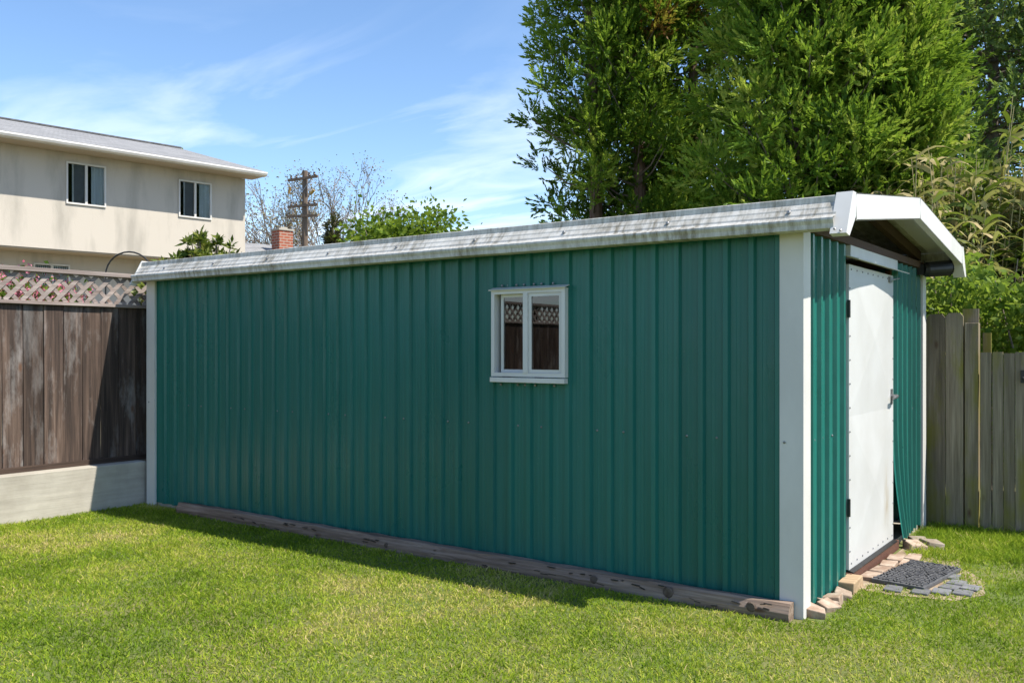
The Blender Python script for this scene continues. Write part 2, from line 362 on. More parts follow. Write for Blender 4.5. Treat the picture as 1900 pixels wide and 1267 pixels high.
# eave trims along both long sides (profile in y,z; outward = -y)
prof = [(-.02, 2.285), (-.062, 2.280), (-.066, 2.276), (-.068, 2.243), (-.074, 2.240), (-.094, 2.214), (-.098, 2.216), (-.102, 2.206), (-.122, 2.180), (-.126, 2.182), (-.130, 2.170), (-.142, 2.160), (-.166, 2.157), (-.176, 2.149), (-.178, 2.138), (-.168, 2.118), (-.166, 2.095), (-.150, 2.090), (-.02, 2.098)]
for side in (0, 1):
    ps = [(p[0] if side == 0 else Wd-p[0], p[1]) for p in prof]
    seams = [XB+.02, -4.1, -2.0, XF-.07]
    for k, (a, b) in enumerate(zip(seams, seams[1:])):
        d = .0012*(k % 2)
        part('eave_trim', MB().loft([(y-d if side == 0 else y+d, z+d) for y, z in ps], a-.01, b), DIRTY, shed, solid=.0012)
    # end caps of the eave: angled box wrapping the profile
    for xe, xi in ((XF, XF-.085), (XB, XB+.012)):
        q = [(-.062, 2.292), (-.186, 2.062), (-.128, 2.052), (-.008, 2.166), (.0, 2.292)]
        q = [(p[0] if side == 0 else Wd-p[0], p[1]) for p in q]; mb = MB(); n = len(q)
        mb.poly([(xe, y, z) for y, z in q]); mb.poly([(xi, y, z) for y, z in reversed(q)])
        for i in range(n): j = (i+1) % n; mb.quad((xi, *q[i]), (xe, *q[i]), (xe, *q[j]), (xi, *q[j]))
        part('eave_end_cap', mb, WHITE, shed, bevel=.002)
# gable trims, each slope one box section with a return
for xe, dirx in ((XF, -1), (XB, 1)):
    for sgn in (0, 1):
        ya, yb = (.0, YM-.0008) if sgn == 0 else (Wd-.0, YM+.0008)
        if sgn == 0: pass
        za, zb = slope_pt(ya)+.02, ZR+.03; h = .142; mb = MB(); xi = xe+dirx*.003
        x2 = xe+dirx*.05
        def pr(x, y, z): return (x, y, z)
        a0, b0 = (xe, ya, za), (xe, yb, zb)
        mb.beam((xe+dirx*.0015, ya, za-h/2), (xe+dirx*.0015, yb, zb-h/2), .003, h, (0, 0, 1))
        mb.beam((xe+dirx*.045, ya, za-.002), (xe+dirx*.045, yb, zb-.002), .09, .004)
        mb.beam((xe+dirx*.022, ya, za-h+.002), (xe+dirx*.022, yb, zb-h+.002), .044, .004)
        part('gable_trim', mb, WHITE, shed)
# white soffit strip under the far half of the front overhang
part('soffit_panel', MB().beam((.15, YM+.25, slope_pt(YM+.25)-.02), (.15, Wd-.02, slope_pt(Wd-.02)-.02), .2, .006), WHITE, shed)
# screws: shared mesh
scr = MB(); scr.tube([(0, 0, 0), (0, 0, .004), (0, 0, .007)], [.0075, .0075, .004], 8)
scr_me = bpy.data.meshes.new('screw'); scr_me.from_pydata(scr.v, [], scr.f); scr_me.materials.append(STEEL)
def screw(p, d, parent, s=1.0):
    o = link(bpy.data.objects.new('screw', scr_me), parent); o.location = p
    o.rotation_euler = Vector(d).to_track_quat('Z', 'Y').to_euler(); o.scale = (s, s, s); return o
for i in range(9):
    for ds in (.677, .49): screw((-(ds+.6096*i), .0085, .957), (0, -1, 0), shed)
screw((-L+.02, -.0195, .97), (0, -1, 0), shed); screw((-.085, -.0195, .957), (0, -1, 0), shed)
for y in (.26, .335, .41, .49, .6, .7): screw((-.0105, y, .95), (1, 0, 0), shed)
for y in (2.3, 2.52, 2.72): screw((-.008, y, 1.0), (1, 0, 0), shed)
for k in range(9): screw((-5.75+k*.715, -.108, 2.2), (0, -.8, .6), shed, 1.5)
for z in (2.075, 2.085): screw((XF-.03 if z < 2.08 else XF-.06, -.183, z), (0, -.88, .4), shed, .9)

# door with folded cross-braced skin
door = part('door', MB(), DOORM, shed)
mb = MB(); x0 = .03; zl = [.085, 1.045, 2.0]
for za, zb in zip(zl, zl[1:]):
    c = (x0+.016, (D0+D1)/2, (za+zb)/2); q = [(x0, D0+.006, za), (x0, D1-.006, za), (x0, D1-.006, zb), (x0, D0+.006, zb)]
    for i in range(4): mb.poly([q[i], q[(i+1) % 4], c])
mb.box(-.008, x0-.0005, D0+.006, D1-.006, .085, 2.0)
door.data.from_pydata(mb.v, [], mb.f); door.location.x = -.024
for z in (1.72, .476):
    part('hinge', MB().box(.024, .036, D0-.012, D0+.012, z-.055, z+.055).tube([(.034, D0-.001, z-.055), (.034, D0-.001, z+.055)], .008, 8), BLACK, door)
part('door_handle', MB().tube([(.03, 1.985, 1.127), (.075, 1.985, 1.127)], .014, 10).tube([(.07, 1.985, 1.13), (.075, 1.955, 1.125), (.07, 1.89, 1.118)], [.013, .012, .009], 8).box(.031, .036, 1.955, 2.015, 1.07, 1.18), STEEL, door)
part('top_latch', MB().tube([(.036, 1.94, 1.965), (.05, 2.0, 1.97), (.055, 2.12, 1.985)], .006, 6).box(.03, .045, 1.9, 1.97, 1.945, 1.985), STEEL, door)
for k in range(9):
    y = D0+.05+k*(D1-D0-.1)/8; screw((x0+.0005, y, 1.97), (1, 0, 0), door, .8); screw((x0+.0005, y, .12), (1, 0, 0), door, .8)
for k in range(12):
    for y in (D0+.02, D1-.022): screw((x0+.0005, y, .2+k*.15), (1, 0, 0), door, .8)
part('door_header', MB().box(-.01, .026, D0-.03, D1+.04, 2.045, 2.15).obox((.05, (D0+D1)/2+.04, 2.035), (.035, 0, -.012), (0, (D1-D0)/2+.11, 0), (.001, 0, .003)), WHITE, shed)
part('door_jamb', MB().box(-.05, -.013, D1-.004, D1+.045, .03, 2.04), RUSTWOOD, shed)
part('door_jamb', MB().box(-.05, -.013, D0-.04, D0+.004, .03, 2.04), RUSTWOOD, shed)
part('door_sill', MB().box(-.06, .03, D0-.02, D1+.07, .0, .07), RUSTWOOD, shed, bevel=.004)
part('door_sill_flap', MB().obox((.016, (D0+D1)/2, .077), (.018, 0, -.006), (0, (D1-D0)/2, 0), (.002, 0, .004)), BLACK, shed)

# sliding window in the long wall
win = part('window', MB(), WHITE, shed)
wx0, wx1, wz0, wz1 = -2.076, -1.488, 1.285, 1.86; yo = -.055; mb = MB(); fw = .026
mb.box(wx0, wx0+fw, yo, .03, wz0, wz1).box(wx1-fw, wx1, yo, .03, wz0, wz1)
mb.box(wx0+fw, wx1-fw, yo, .03, wz0, wz0+fw).box(wx0+fw, wx1-fw, yo, .03, wz1-fw, wz1)
win.data.from_pydata(mb.v, [], mb.f)
ws = .05; xm = (wx0+wx1)/2-.012
part('mullion', MB().box(xm-.018, xm+.018, yo-.004, .02, wz0+fw, wz1-fw), WHITE, win)
def sash(x0, x1, y, w, nm):
    z0, z1 = wz0+fw+.001, wz1-fw-.001
    s = part(nm, MB().box(x0, x0+w, y, y+.018, z0, z1).box(x1-w, x1, y, y+.018, z0, z1).box(x0+w, x1-w, y, y+.018, z0, z0+w).box(x0+w, x1-w, y, y+.018, z1-w, z1), WHITE, win)
    part('pane', MB().box(x0+w-.002, x1-w+.002, y+.007, y+.011, z0+w-.002, z1-w+.002), GLASS, s)
sash(wx0+fw+.03, xm-.019, -.018, .02, 'left_sash')
sash(xm+.019, wx1-fw-.001, -.047, .022, 'right_sash')
part('drip_cap', MB().obox(((wx0+wx1)/2, -.045, wz1+.010), ((wx1-wx0)/2+.01, 0, 0), (0, .028, .009), (0, -.001, .0025)), WHITE, win)
part('window_sill', MB().box(wx0-.004, wx1+.002, -.066, -.02, wz0-.038, wz0-.006), WHITE, win, bevel=.002)
for x in (-1.98, -1.72): part('weep_slot', MB().box(x, x+.07, -.0565, -.05, wz0-.005, wz0+.001), BLACK, win)
for x in (-2.02, -1.97, -1.9, -1.84, -1.76, -1.7, -1.61): screw((x, -.004, wz1+.035), (0, -1, 0), shed, 1.1)
for x in (-2.03, -1.89, -1.83, -1.75, -1.6): screw((x, -.004, wz0-.055), (0, -1, 0), shed, 1.1)

# ------------------------------------------------------------------ black spotlight under the shed's rear eave
lamp = thing('spotlight', 'black cylindrical outdoor spotlight fixed under the shed eave by the rear corner trim', 'spotlight', (.05, 2.86, 2.04))
part('lamp_housing', MB().tube([(0, -.02, .06), (.02, .0, .06), (.16, .13, .075), (.165, .134, .075)], [.04, .06, .062, .066], 18), BLACK, lamp, smooth=False)
part('lamp_lens', MB().tube([(.166, .135, .0755), (.168, .137, .0757)], .056, 18), GLASS, lamp)
part('mount_bracket', MB().box(-.05, .01, -.03, .03, .02, .1).tube([(.01, -.03, .13), (.03, .0, .05), (.04, .02, .0)], .004, 6), BLACK, lamp)

# ------------------------------------------------------------------ timber along the wall foot
def rough_beam(x0, x1, y0, y1, z0, z1, n, seed, jit=.006):
    r = random.Random(seed); mb = MB(); ring = []
    for i in range(n+1):
        x = x0+(x1-x0)*i/n; c = [(y0, z0), (y0-.004, (z0+z1)/2), (y0+.012, z1-.008), (y0+.022, z1), (y1, z1), (y1, z0)]
        ring.append([(x, y+r.uniform(-jit, jit), z+r.uniform(-jit, jit)*(.8 if z > z0+.01 else 0)) for y, z in c])
    m = 6; b = 0; mb.v = [v for rg in ring for v in rg]
    for i in range(n):
        for k in range(m): k2 = (k+1) % m; mb.f.append((i*m+k, i*m+k2, (i+1)*m+k2, (i+1)*m+k))
    mb.f.append(tuple(range(m-1, -1, -1))); mb.f.append(tuple(n*m+k for k in range(m))); return mb
tie = thing('timber_beam', 'long weathered grey timber beam lying along the foot of the green wall', 'beam', (-2.79, -.075, 0))
part('beam_body', rough_beam(-2.77, 2.76, -.035, .042, -.01, .092, 46, 3), TIE, tie)
kn = MB()
for x, z, r_ in ((1.55, .05, .028), (2.05, .052, .034), (-.2, .04, .02), (2.55, .05, .03)): kn.tube([(x, -.036, z), (x, -.0445, z), (x, -.046, z)], [r_, r_*.8, r_*.4], 12)
part('knot', kn, simple('dark_knot', (.07, .045, .03), (.12, .09, .07), 40, .8), tie)
ck = MB(); r = random.Random(5)
for k in range(42):
    x = r.uniform(-2.0, 2.7); z = r.uniform(.02, .085); l = r.uniform(.008, .03); ck.obox((x, -.0375, z), (l, 0, r.uniform(-.004, .002)), (0, .006, 0), (0, 0, r.uniform(.0008, .0025)))
part('crack', ck, BLACK, tie)['kind'] = 'stuff'

# ------------------------------------------------------------------ left boundary: concrete wall with wooden fence on it
cw = part('retaining_wall', MB().box(-6.45, -6.235, -9.5, .02, -.05, .405), CONC, None, bevel=.008)
tag(cw, 'low pale concrete retaining wall under the brown board fence', 'retaining wall')
fn = thing('lattice_fence', 'dark brown board fence with pale lattice top standing on the concrete wall', 'fence', (-6.4, -4.5, .405))
y = 4.86; rr = random.Random(11); i = 0
while y > -5.0:
    w = .176; ya, yb = y-w+.003, y-.002
    if i == 5: ya -= .0
    xo = rr.uniform(-.004, .004); zt = 1.45; zb = .045; 
    mb = MB().obox((xo, (ya+yb)/2, (zb+zt)/2), (.009, rr.uniform(-.002, .002), 0), (0, (yb-ya)/2, 0), (0, rr.uniform(-.003, .003), (zt-zb)/2))
    part('fence_board', mb, FENCE, fn, bevel=.002); y -= w; i += 1
DKRAIL = wood('dark_rail_wood', [(.3, (.03, .02, .016)), (.7, (.09, .06, .045))], axis=1, objvar=.1)
part('kick_rail', MB().box(-.03, .022, -5, 4.86, .0, .05), DKRAIL, fn)
part('middle_rail', MB().box(-.045, .045, -5, 4.86, 1.452, 1.482), LATT, fn, bevel=.003)
part('top_rail', MB().box(-.05, .05, -5, 4.86, 1.735, 1.772), LATT, fn, bevel=.003)
for yy in (-4.9, -2.45, 0.0, 2.4, 4.75): part('fence_post', MB().box(-.10, -.02, yy-.045, yy+.045, -.4, 1.734), DKRAIL, fn)
for d in (0, 1):
    yy = -5.0
    while yy < 4.7:
        z0, z1 = 1.482, 1.738; run = .256; a, b = (yy, yy+run) if d == 0 else (yy+run, yy)
        part('lattice_slat', MB().beam((.006 if d == 0 else -.004, a, z0), (.006 if d == 0 else -.004, b, z1), .0085, .036, (1, 0, 0)) if False else MB().obox(((.008 if d == 0 else -.003), (a+b)/2, (z0+z1)/2), (0, (b-a)/2, (z1-z0)/2), (.0045, 0, 0), (0, .0125*(1 if d == 0 else -1)*-1, .0125)), LATT, fn)
        yy += .143

# ------------------------------------------------------------------ right boundary: tall mossy boards, then a lower gate
rf = thing('board_fence', 'tall grey mossy dog-eared board fence behind the shed end', 'fence', (.1, 3.27, 0))
def dogear(x0, x1, z0, z1, y0, y1, c=.03):
    mb = MB(); p = [(x0, z0), (x1, z0), (x1, z1-c), (x1-c*.8, z1), (x0+c*.8, z1), (x0, z1-c)]; n = len(p)
    mb.poly([(x, y0, z) for x, z in p]); mb.poly([(x, y1, z) for x, z in reversed(p)])
    for i in range(n): j = (i+1) % n; mb.quad((p[i][0], y0, p[i][1]), (p[i][0], y1, p[i][1]), (p[j][0], y1, p[j][1]), (p[j][0], y0, p[j][1]))
    return mb
for a, b, z in ((-.42, -.285, 1.735), (-.28, -.15, 1.74), (-.145, -.008, 1.75), (-.004, .135, 1.758), (.14, .272, 1.765)):
    part('fence_board', dogear(a-.1, b-.1, -.03, z, -.012, .008), GFENCE, rf)
part('fence_post', MB().box(.185, .285, -.02, .07, -.03, 1.68), GFENCE, rf, bevel=.004)
part('back_board', MB().box(.15, .27, .1, .12, 0, 1.8), GFENCE, rf); part('back_board', MB().box(.3, .36, .1, .13, 0, 1.6), GFENCE, rf)
for z in (.35, 1.45): part('fence_rail', MB().box(-.6, .17, .009, .05, z, z+.09), GFENCE, rf)
gt = thing('garden_gate', 'low grey wooden gate of narrow boards with gaps, beside the tall mossy fence', 'gate', (.4, 3.25, 0))
x = .0
for k in range(12):
    w = .083; part('gate_board', MB().box(x+.002+.004*(k % 3 == 1), x+w-.003, -.012, .008, -.02, 1.44+.006*math.sin(k*2.3)), GFENCE, gt); x += w
for z in (.25, 1.2): part('gate_rail', MB().box(.0, 1.0, .009, .045, z, z+.085), GFENCE, gt)
part('gate_latch', MB().box(.29, .33, -.035, -.012, 1.2, 1.3).tube([(.31, -.035, 1.24), (.31, -.06, 1.24), (.33, -.06, 1.22)], .01, 8), BLACK, gt)

# ------------------------------------------------------------------ door step: pale bricks, dark pavers, rubber mat, rubble
r = random.Random(21)
def rough_block(cx, cy, cz, lx, ly, lz, rz, tilt=0, jit=.008):
    M = Matrix.Rotation(rz, 3, 'Z') @ Matrix.Rotation(tilt, 3, 'Y'); mb = MB().box(-lx/2, lx/2, -ly/2, ly/2, -lz/2, lz/2)
    mb.v = [tuple(M @ (Vector(v)+Vector((r.uniform(-jit, jit), r.uniform(-jit, jit), r.uniform(-jit, jit)*.6)))) for v in mb.v]; return mb, (cx, cy, cz)
def block(name, label, cat, group, m, *a, **k):
    mb, loc = rough_block(*a, **k); o = part(name, mb, m, None, bevel=.006); o.location = loc; return tag(o, label, cat, group)
for k, (cx, cy) in enumerate(((.085, 1.12), (.09, 1.32), (.095, 1.52), (.1, 1.72), (.19, 1.83), (.2, 1.62))):
    block('step_brick', 'pale salmon brick set in the ground before the white door sill', 'brick', 'bricks before the door sill', TERRA, cx, cy, .002, .095, .18, .05, r.uniform(-.08, .08))
for k, (cx, cy) in enumerate(((.52, 1.0), (.54, 1.14), (.56, 1.28), (.63, 1.05), (.65, 1.2), (.42, .93), (.27, .9), (.5, 1.43))):
    block('paver', 'dark slate paver set round the rubber mat', 'paver', 'pavers round the mat', PAVER, cx, cy, -.004, .1, .125, .045, r.uniform(-.12, .12), jit=.004)
sp_ = MB(); sp_.poly([(.05, .8, .004), (.3, .78, .004), (.62, .86, .004), (.74, 1.1, .004), (.68, 1.5, .004), (.5, 1.75, .004), (.42, 2.2, .004), (.1, 2.45, .004), (.05, 2.4, .004)])
struct(part('soil_patch', sp_, simple('sandy_soil', (.22, .16, .10), (.34, .27, .19), 14, .95, bmp=.6)))
mat_o = thing('rubber_doormat', 'dark grey ridged rubber mat lying before the white shed door', 'doormat', (.31, 1.32, .025), R(-8))
part('mat_base', MB().box(-.15, .17, -.34, .34, -.02, .006), RUBBER, mat_o, bevel=.004)
rd = MB()
for i in range(13):
    for j in range(15):
        x = -.13+i*.0235+r.uniform(-.003, .003); yy = -.31+j*.044+r.uniform(-.006, .006); a = r.uniform(-.9, .9)
        rd.obox((x, yy, .009), (.004*math.cos(a), .004*math.sin(a), 0), (-.018*math.sin(a), .018*math.cos(a), 0), (0, 0, .006))
part('mat_ridges', rd, RUBBER, mat_o)['kind'] = 'stuff'
for k, (cx, cy, lz, rz, tl) in enumerate(((.05, .10, .05, .2, .2), (.06, .25, .06, -.3, .35), (.055, .40, .07, .1, -.2), (.06, .56, .06, .35, .3), (.04, .33, .05, .8, .1))):
    block('broken_brick', 'broken terracotta brick piece at the foot of the green end wall', 'brick', 'broken bricks along the end wall', TERRA, cx, cy, .015, .09, .13, lz, rz, tilt=tl, jit=.015)
block('wood_block', 'short pale wooden block at the foot of the wall left of the door sill', 'wood block', None, simple('pale_wood', (.42, .3, .18), (.3, .2, .12), 6, .8, (1, 6, 6)), .05, .78, .03, .09, .24, .075, .02, jit=.006)
for k, (cx, cy) in enumerate(((.12, 2.18), (.1, 2.42), (.22, 2.3))):
    block('rubble_stone', 'small brown rubble stone beside the kicked out green panel', 'stone', 'rubble by the door', TERRA if k == 0 else simple('rubble%d' % k, (.2, .15, .11), (.3, .25, .2), 12, .9), cx, cy, .02, .12, .16, .06, r.uniform(0, 1), jit=.018)

# ------------------------------------------------------------------ houses
def wall_holes(u0, u1, z0, z1, y0, y1, holes):
    mb = MB(); us = sorted({u0, u1} | {h[0] for h in holes} | {h[1] for h in holes}); zs = sorted({z0, z1} | {h[2] for h in holes} | {h[3] for h in holes})
    for a, b in zip(us, us[1:]):
        for c, d in zip(zs, zs[1:]):
            if not any(h[0] <= (a+b)/2 <= h[1] and h[2] <= (c+d)/2 <= h[3] for h in holes): mb.box(a, b, y0, y1, c, d)
    return mb
def house_window(root, x0, x1, z0, z1, yf, curtain=True, slats=0):
    f = .035; w = part('window', MB().box(x0, x0+f, yf-.03, yf+.05, z0, z1).box(x1-f, x1, yf-.03, yf+.05, z0, z1).box(x0+f, x1-f, yf-.03, yf+.05, z0, z0+f).box(x0+f, x1-f, yf-.03, yf+.05, z1-f, z1), WHITE, root)
    xm = (x0+x1)/2; part('mullion', MB().box(xm-.025, xm+.025, yf-.024, yf+.03, z0+f, z1-f), WHITE, w)
    part('pane', MB().box(x0+f, xm-.025, yf+.005, yf+.01, z0+f, z1-f), HGLASS, w); part('pane', MB().box(xm+.025, x1-f, yf+.005, yf+.01, z0+f, z1-f), HGLASS, w)
    if curtain:
        mb = MB(); n = 16; a = xm+.12; b = x1-f
        for i in range(n): mb.quad(*[(a+(b-a)*(i+k)/n, yf+.03+.02*((i+k) % 2), z) for k, z in ((0, z0), (1, z0), (1, z1), (0, z1))])
        part('curtain', mb, CURTAIN, w); part('blind', MB().box(x0+f+.14, xm-.03, yf+.04, yf+.045, z0+f, z1-f), GREYB, w); part('sash_stile', MB().box(x0+f+.1, x0+f+.13, yf+.012, yf+.03, z0+f, z1-f), WHITE, w)
    for k in range(slats):
        x = x0+f+(x1-x0-2*f)*(k+.5)/slats; part('blind_slat', MB().box(x-.012, x+.012, yf+.05, yf+.06, z0+f, z1-f), CURTAIN, w)
HZ = .0
h1 = thing('neighbour_house', 'two-storey cream stucco house with grey shingle roof beyond the lattice fence', 'house', (-17.17, 9.64, HZ), math.atan2(.9894, .1454))
wins = [(-4.30, -3.45, 4.63, 5.55), (-1.75, -.916, 4.61, 5.50), (-8.2, -7.2, 4.62, 5.55)]
up = part('upper_wall', wall_holes(-14, 0, 3.62, 5.74, 0, .2, wins), STUCCO, h1)
part('upper_wall', MB().box(-14, -13.8, .2, 8, 3.62, 5.74).box(-.2, 0, .2, 8, 3.62, 5.74).box(-13.8, -.2, 7.8, 8, 3.62, 5.74).poly([(-.1, .0, 5.74), (-.1, 8, 5.74), (-.1, 4, 6.95)]), STUCCO, h1)
part('floor_band', MB().box(-13.99, -.01, .02, 8, 3.59, 3.615), simple('tan_band', (.42, .35, .26), None, 3, .9), h1)
lw = [(-4.72, -3.95, 2.3, 3.36)]
part('lower_wall', wall_holes(-13.8, -.2, .3, 3.59, .75, .95, lw).box(-.4, -.2, .95, 7.8, .3, 3.59).box(-13.8, -13.6, .95, 7.8, .3, 3.59), STUCCO, h1)
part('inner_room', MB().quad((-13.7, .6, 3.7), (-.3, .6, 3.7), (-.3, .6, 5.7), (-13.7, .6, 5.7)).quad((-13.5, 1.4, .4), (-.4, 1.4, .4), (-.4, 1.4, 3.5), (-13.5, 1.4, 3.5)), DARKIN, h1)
for k, wn_ in enumerate(wins): house_window(h1, *wn_, 0.0, True)
house_window(h1, *lw[0], .75, False, 18)
def roof_slab(y0, z0, y1, z1, xa, xb, th=.06):
    mb = MB(); n = Vector((0, -(z1-z0), (y1-y0))).normalized()*th
    a, b, c, d = Vector((xa, y0, z0)), Vector((xb, y0, z0)), Vector((xb, y1, z1)), Vector((xa, y1, z1))
    mb.quad(a+n, b+n, c+n, d+n); mb.quad(d, c, b, a); mb.quad(a, b, b+n, a+n); mb.quad(b, c, c+n, b+n); mb.quad(c, d, d+n, c+n); mb.quad(d, a, a+n, d+n); return mb
rf1 = part('roof', roof_slab(-.66, 5.80, 4, 7.10, -14.5, .2), SHINGLE, h1)
part('roof', roof_slab(8.6, 5.83, 4, 7.10, -14.5, .2), SHINGLE, h1)
part('ridge_shingles', MB().beam((-14.5, 4, 7.16), (.2, 4, 7.16), .26, .04), simple('dark_ridge', (.06, .06, .065), (.12, .12, .12), 9, .9), rf1)
part('gutter', MB().loft([(-.61, 5.845), (-.70, 5.845), (-.705, 5.81), (-.685, 5.765), (-.64, 5.745), (-.61, 5.745)], -14.5, .22), WHITE, h1, solid=.004)
part('fascia', MB().box(-14.5, .2, -.607, -.585, 5.735, 5.84), WHITE, h1)
part('rake_board', MB().beam((.21, -.6, 5.80), (.21, 4, 7.02), .03, .14), WHITE, h1)
part('soffit', MB().box(-14.5, .19, -.585, -.001, 5.741, 5.76), simple('tan_soffit', (.40, .34, .26), None, 3, .9), h1)
h2 = thing('far_house', 'low far house with grey shingle roof and red brick chimney behind the bare trees', 'house', (-18.41, 14.7, 0), math.atan2(.9894, .1454))
part('wall', MB().box(-9, 0, 0, 6, 0, 3.62), STUCCO, h2)
rf2 = part('roof', roof_slab(-.5, 3.55, 3, 4.72, -9.4, .4), SHINGLE, h2); part('roof', roof_slab(6.5, 3.55, 3, 4.72, -9.4, .4), SHINGLE, h2)
part('gutter', MB().box(-9.4, .4, -.62, -.5, 3.5, 3.6), WHITE, h2)
part('gable_wall', MB().poly([(.01, 0, 3.6), (.01, 6, 3.6), (.01, 3, 4.62)]), STUCCO, h2)
ch = part('chimney', MB().box(-1.62, -1.14, 1.68, 2.12, 3.7, 5.1), BRICK, h2)
part('chimney_cap', MB().box(-1.65, -1.11, 1.65, 2.15, 5.1, 5.15).box(-1.5, -1.26, 1.8, 2.0, 5.15, 5.22), CONC, ch)

# ------------------------------------------------------------------ garden hoop, utility pole
hp = [(-8.31, 1.14, .38), (-8.31, 1.14, 2.05)]
hoop = thing('garden_hoop', 'thin dark metal hoop arching above the lattice fence beside the house', 'hoop', (-7.68, .72, .38), R(36))
pts = [(-.26, 0, 0), (-.26, 0, 1.9)] + [(-.26*math.cos(math.pi*k/14), 0, 1.9+.26*math.sin(math.pi*k/14)) for k in range(1, 14)] + [(.26, 0, 1.9), (.26, 0, 0)]
part('hoop_pipe', MB().tube(pts, .009, 8), BLACK, hoop)
pole = thing('utility_pole', 'brown wooden utility pole with crossarms behind the far house chimney', 'utility pole', (-29.1, 22.1, 0))
part('pole_shaft', MB().tube([(0, 0, 0), (0, 0, 9.3)], [.16, .12], 12), POLEW, pole)
AX = Vector((.93, .36, 0))
for z, tilt in ((8.95, .06), (7.75, .03), (7.3, .0)):
    arm = part('crossarm', MB().obox((0, -.13, z), AX*.72 + Vector((0, 0, tilt)), (-.36*.05, .93*.05, 0), (0, 0, .05)), POLEW, pole)
    if z != 7.3:
        for k in (-.9, -.5, .5, .9):
            p = Vector((0, -.13, z))+AX*.62*k+Vector((0, 0, tilt*k))
            part('insulator', MB().tube([p+Vector((0, 0, .05)), p+Vector((0, 0, .1)), p+Vector((0, 0, .13)), p+Vector((0, 0, .2))], [.03, .06, .04, .05], 8), simple('brown_porcelain%d%d' % (int(z*10), int(k*10)), (.05, .025, .02), None, 5, .3), arm)
part('cutout_switch', MB().tube([AX*-.62+Vector((0, -.2, 8.3)), AX*-.55+Vector((0, -.2, 8.6))], .06, 8), simple('rusty_switch', (.2, .08, .03), (.3, .2, .05), 20, .5), pole); part('cutout_switch', MB().tube([AX*.45+Vector((0, -.2, 8.25)), AX*.6+Vector((0, -.2, 8.4))], .07, 8), simple('yellow_switch', (.35, .22, .04), None, 20, .5), pole)
part('brace', MB().beam(AX*-.4+Vector((0, -.13, 8.9)), (0, -.13, 8.4), .03, .03).beam(AX*.4+Vector((0, -.13, 8.9)), (0, -.13, 8.4), .03, .03), STEEL, pole)
# ------------------------------------------------------------------ vegetation
def unit(v): return v/np.maximum(np.linalg.norm(v, axis=-1, keepdims=True), 1e-9)
def leaf_mesh(name, P, D, Ln, Wt, tint, m, parent=None, kind=None, nseg=1, droop=0.0, width_axis=None):
    """P base points, D unit directions, one curved tapering blade or leaf each"""
    N = len(P); rs = unit(rng.normal(size=(N, 3))); Sd = unit(np.cross(D, rs)) if width_axis is None else unit(np.cross(D, width_axis))
    Ln = np.broadcast_to(Ln, N)[:, None]; Wt = np.broadcast_to(Wt, N)[:, None]; dr = np.broadcast_to(droop, N)[:, None]
    down = np.array([0, 0, -1.0])
    if nseg == 1:      # rhomb leaf
        mid = P + D*Ln*.45 + down*dr*Ln*.1; tip = P + D*Ln + down*dr*Ln*.5
        V = np.stack([P, mid-Sd*Wt/2, tip, mid+Sd*Wt/2], 1).reshape(-1, 3); k = 4
        loops = np.arange(N*4); starts = np.arange(N)*4; totals = np.full(N, 4)
    else:              # strip of nseg-1 quads and a tip triangle
        rows = []
        for i in range(nseg):
            u = i/nseg; c = P + D*Ln*u + down*dr*Ln*u*u; w = Wt*(1-.55*u*u)/2; rows += [c-Sd*w, c+Sd*w]
        rows.append(P + D*Ln + down*dr*Ln); V = np.stack(rows, 1).reshape(-1, 3); k = 2*nseg+1
        pat = []; tot = []
        for i in range(nseg-1): pat += [2*i, 2*i+1, 2*i+3, 2*i+2]; tot.append(4)
        pat += [2*nseg-2, 2*nseg-1, 2*nseg]; tot.append(3)
        loops = (np.arange(N)[:, None]*k + np.array(pat)[None]).ravel(); totals = np.tile(tot, N); starts = np.concatenate([[0], np.cumsum(totals)[:-1]])
    me = bpy.data.meshes.new(name); me.vertices.add(len(V)); me.vertices.foreach_set('co', V.astype(np.float32).ravel())
    me.loops.add(len(loops)); me.loops.foreach_set('vertex_index', loops.astype(np.int32)); me.polygons.add(len(starts))
    me.polygons.foreach_set('loop_start', starts.astype(np.int32)); me.polygons.foreach_set('loop_total', totals.astype(np.int32)); me.update(calc_edges=True)
    at = me.attributes.new('tint', 'FLOAT', 'POINT'); at.data.foreach_set('value', np.repeat(np.clip(tint, 0, 1), k).astype(np.float32))
    me.materials.append(m); o = link(bpy.data.objects.new(name, me), parent)
    if kind: o['kind'] = kind
    return o
CEDAR = leafmat('cedar_foliage', [(0, (.035, .08, .012)), (.45, (.105, .20, .02)), (.75, (.22, .34, .04)), (.95, (.38, .44, .08)), (1, (.22, .10, .03))], .42)
CEDARD = leafmat('dark_conifer_foliage', [(0, (.06, .105, .035)), (.6, (.17, .25, .085)), (1, (.31, .38, .13))], .4)
BUDC = leafmat('brown_conifer_foliage', [(0, (.03, .035, .018)), (.6, (.08, .065, .03)), (1, (.13, .10, .05))], .2)
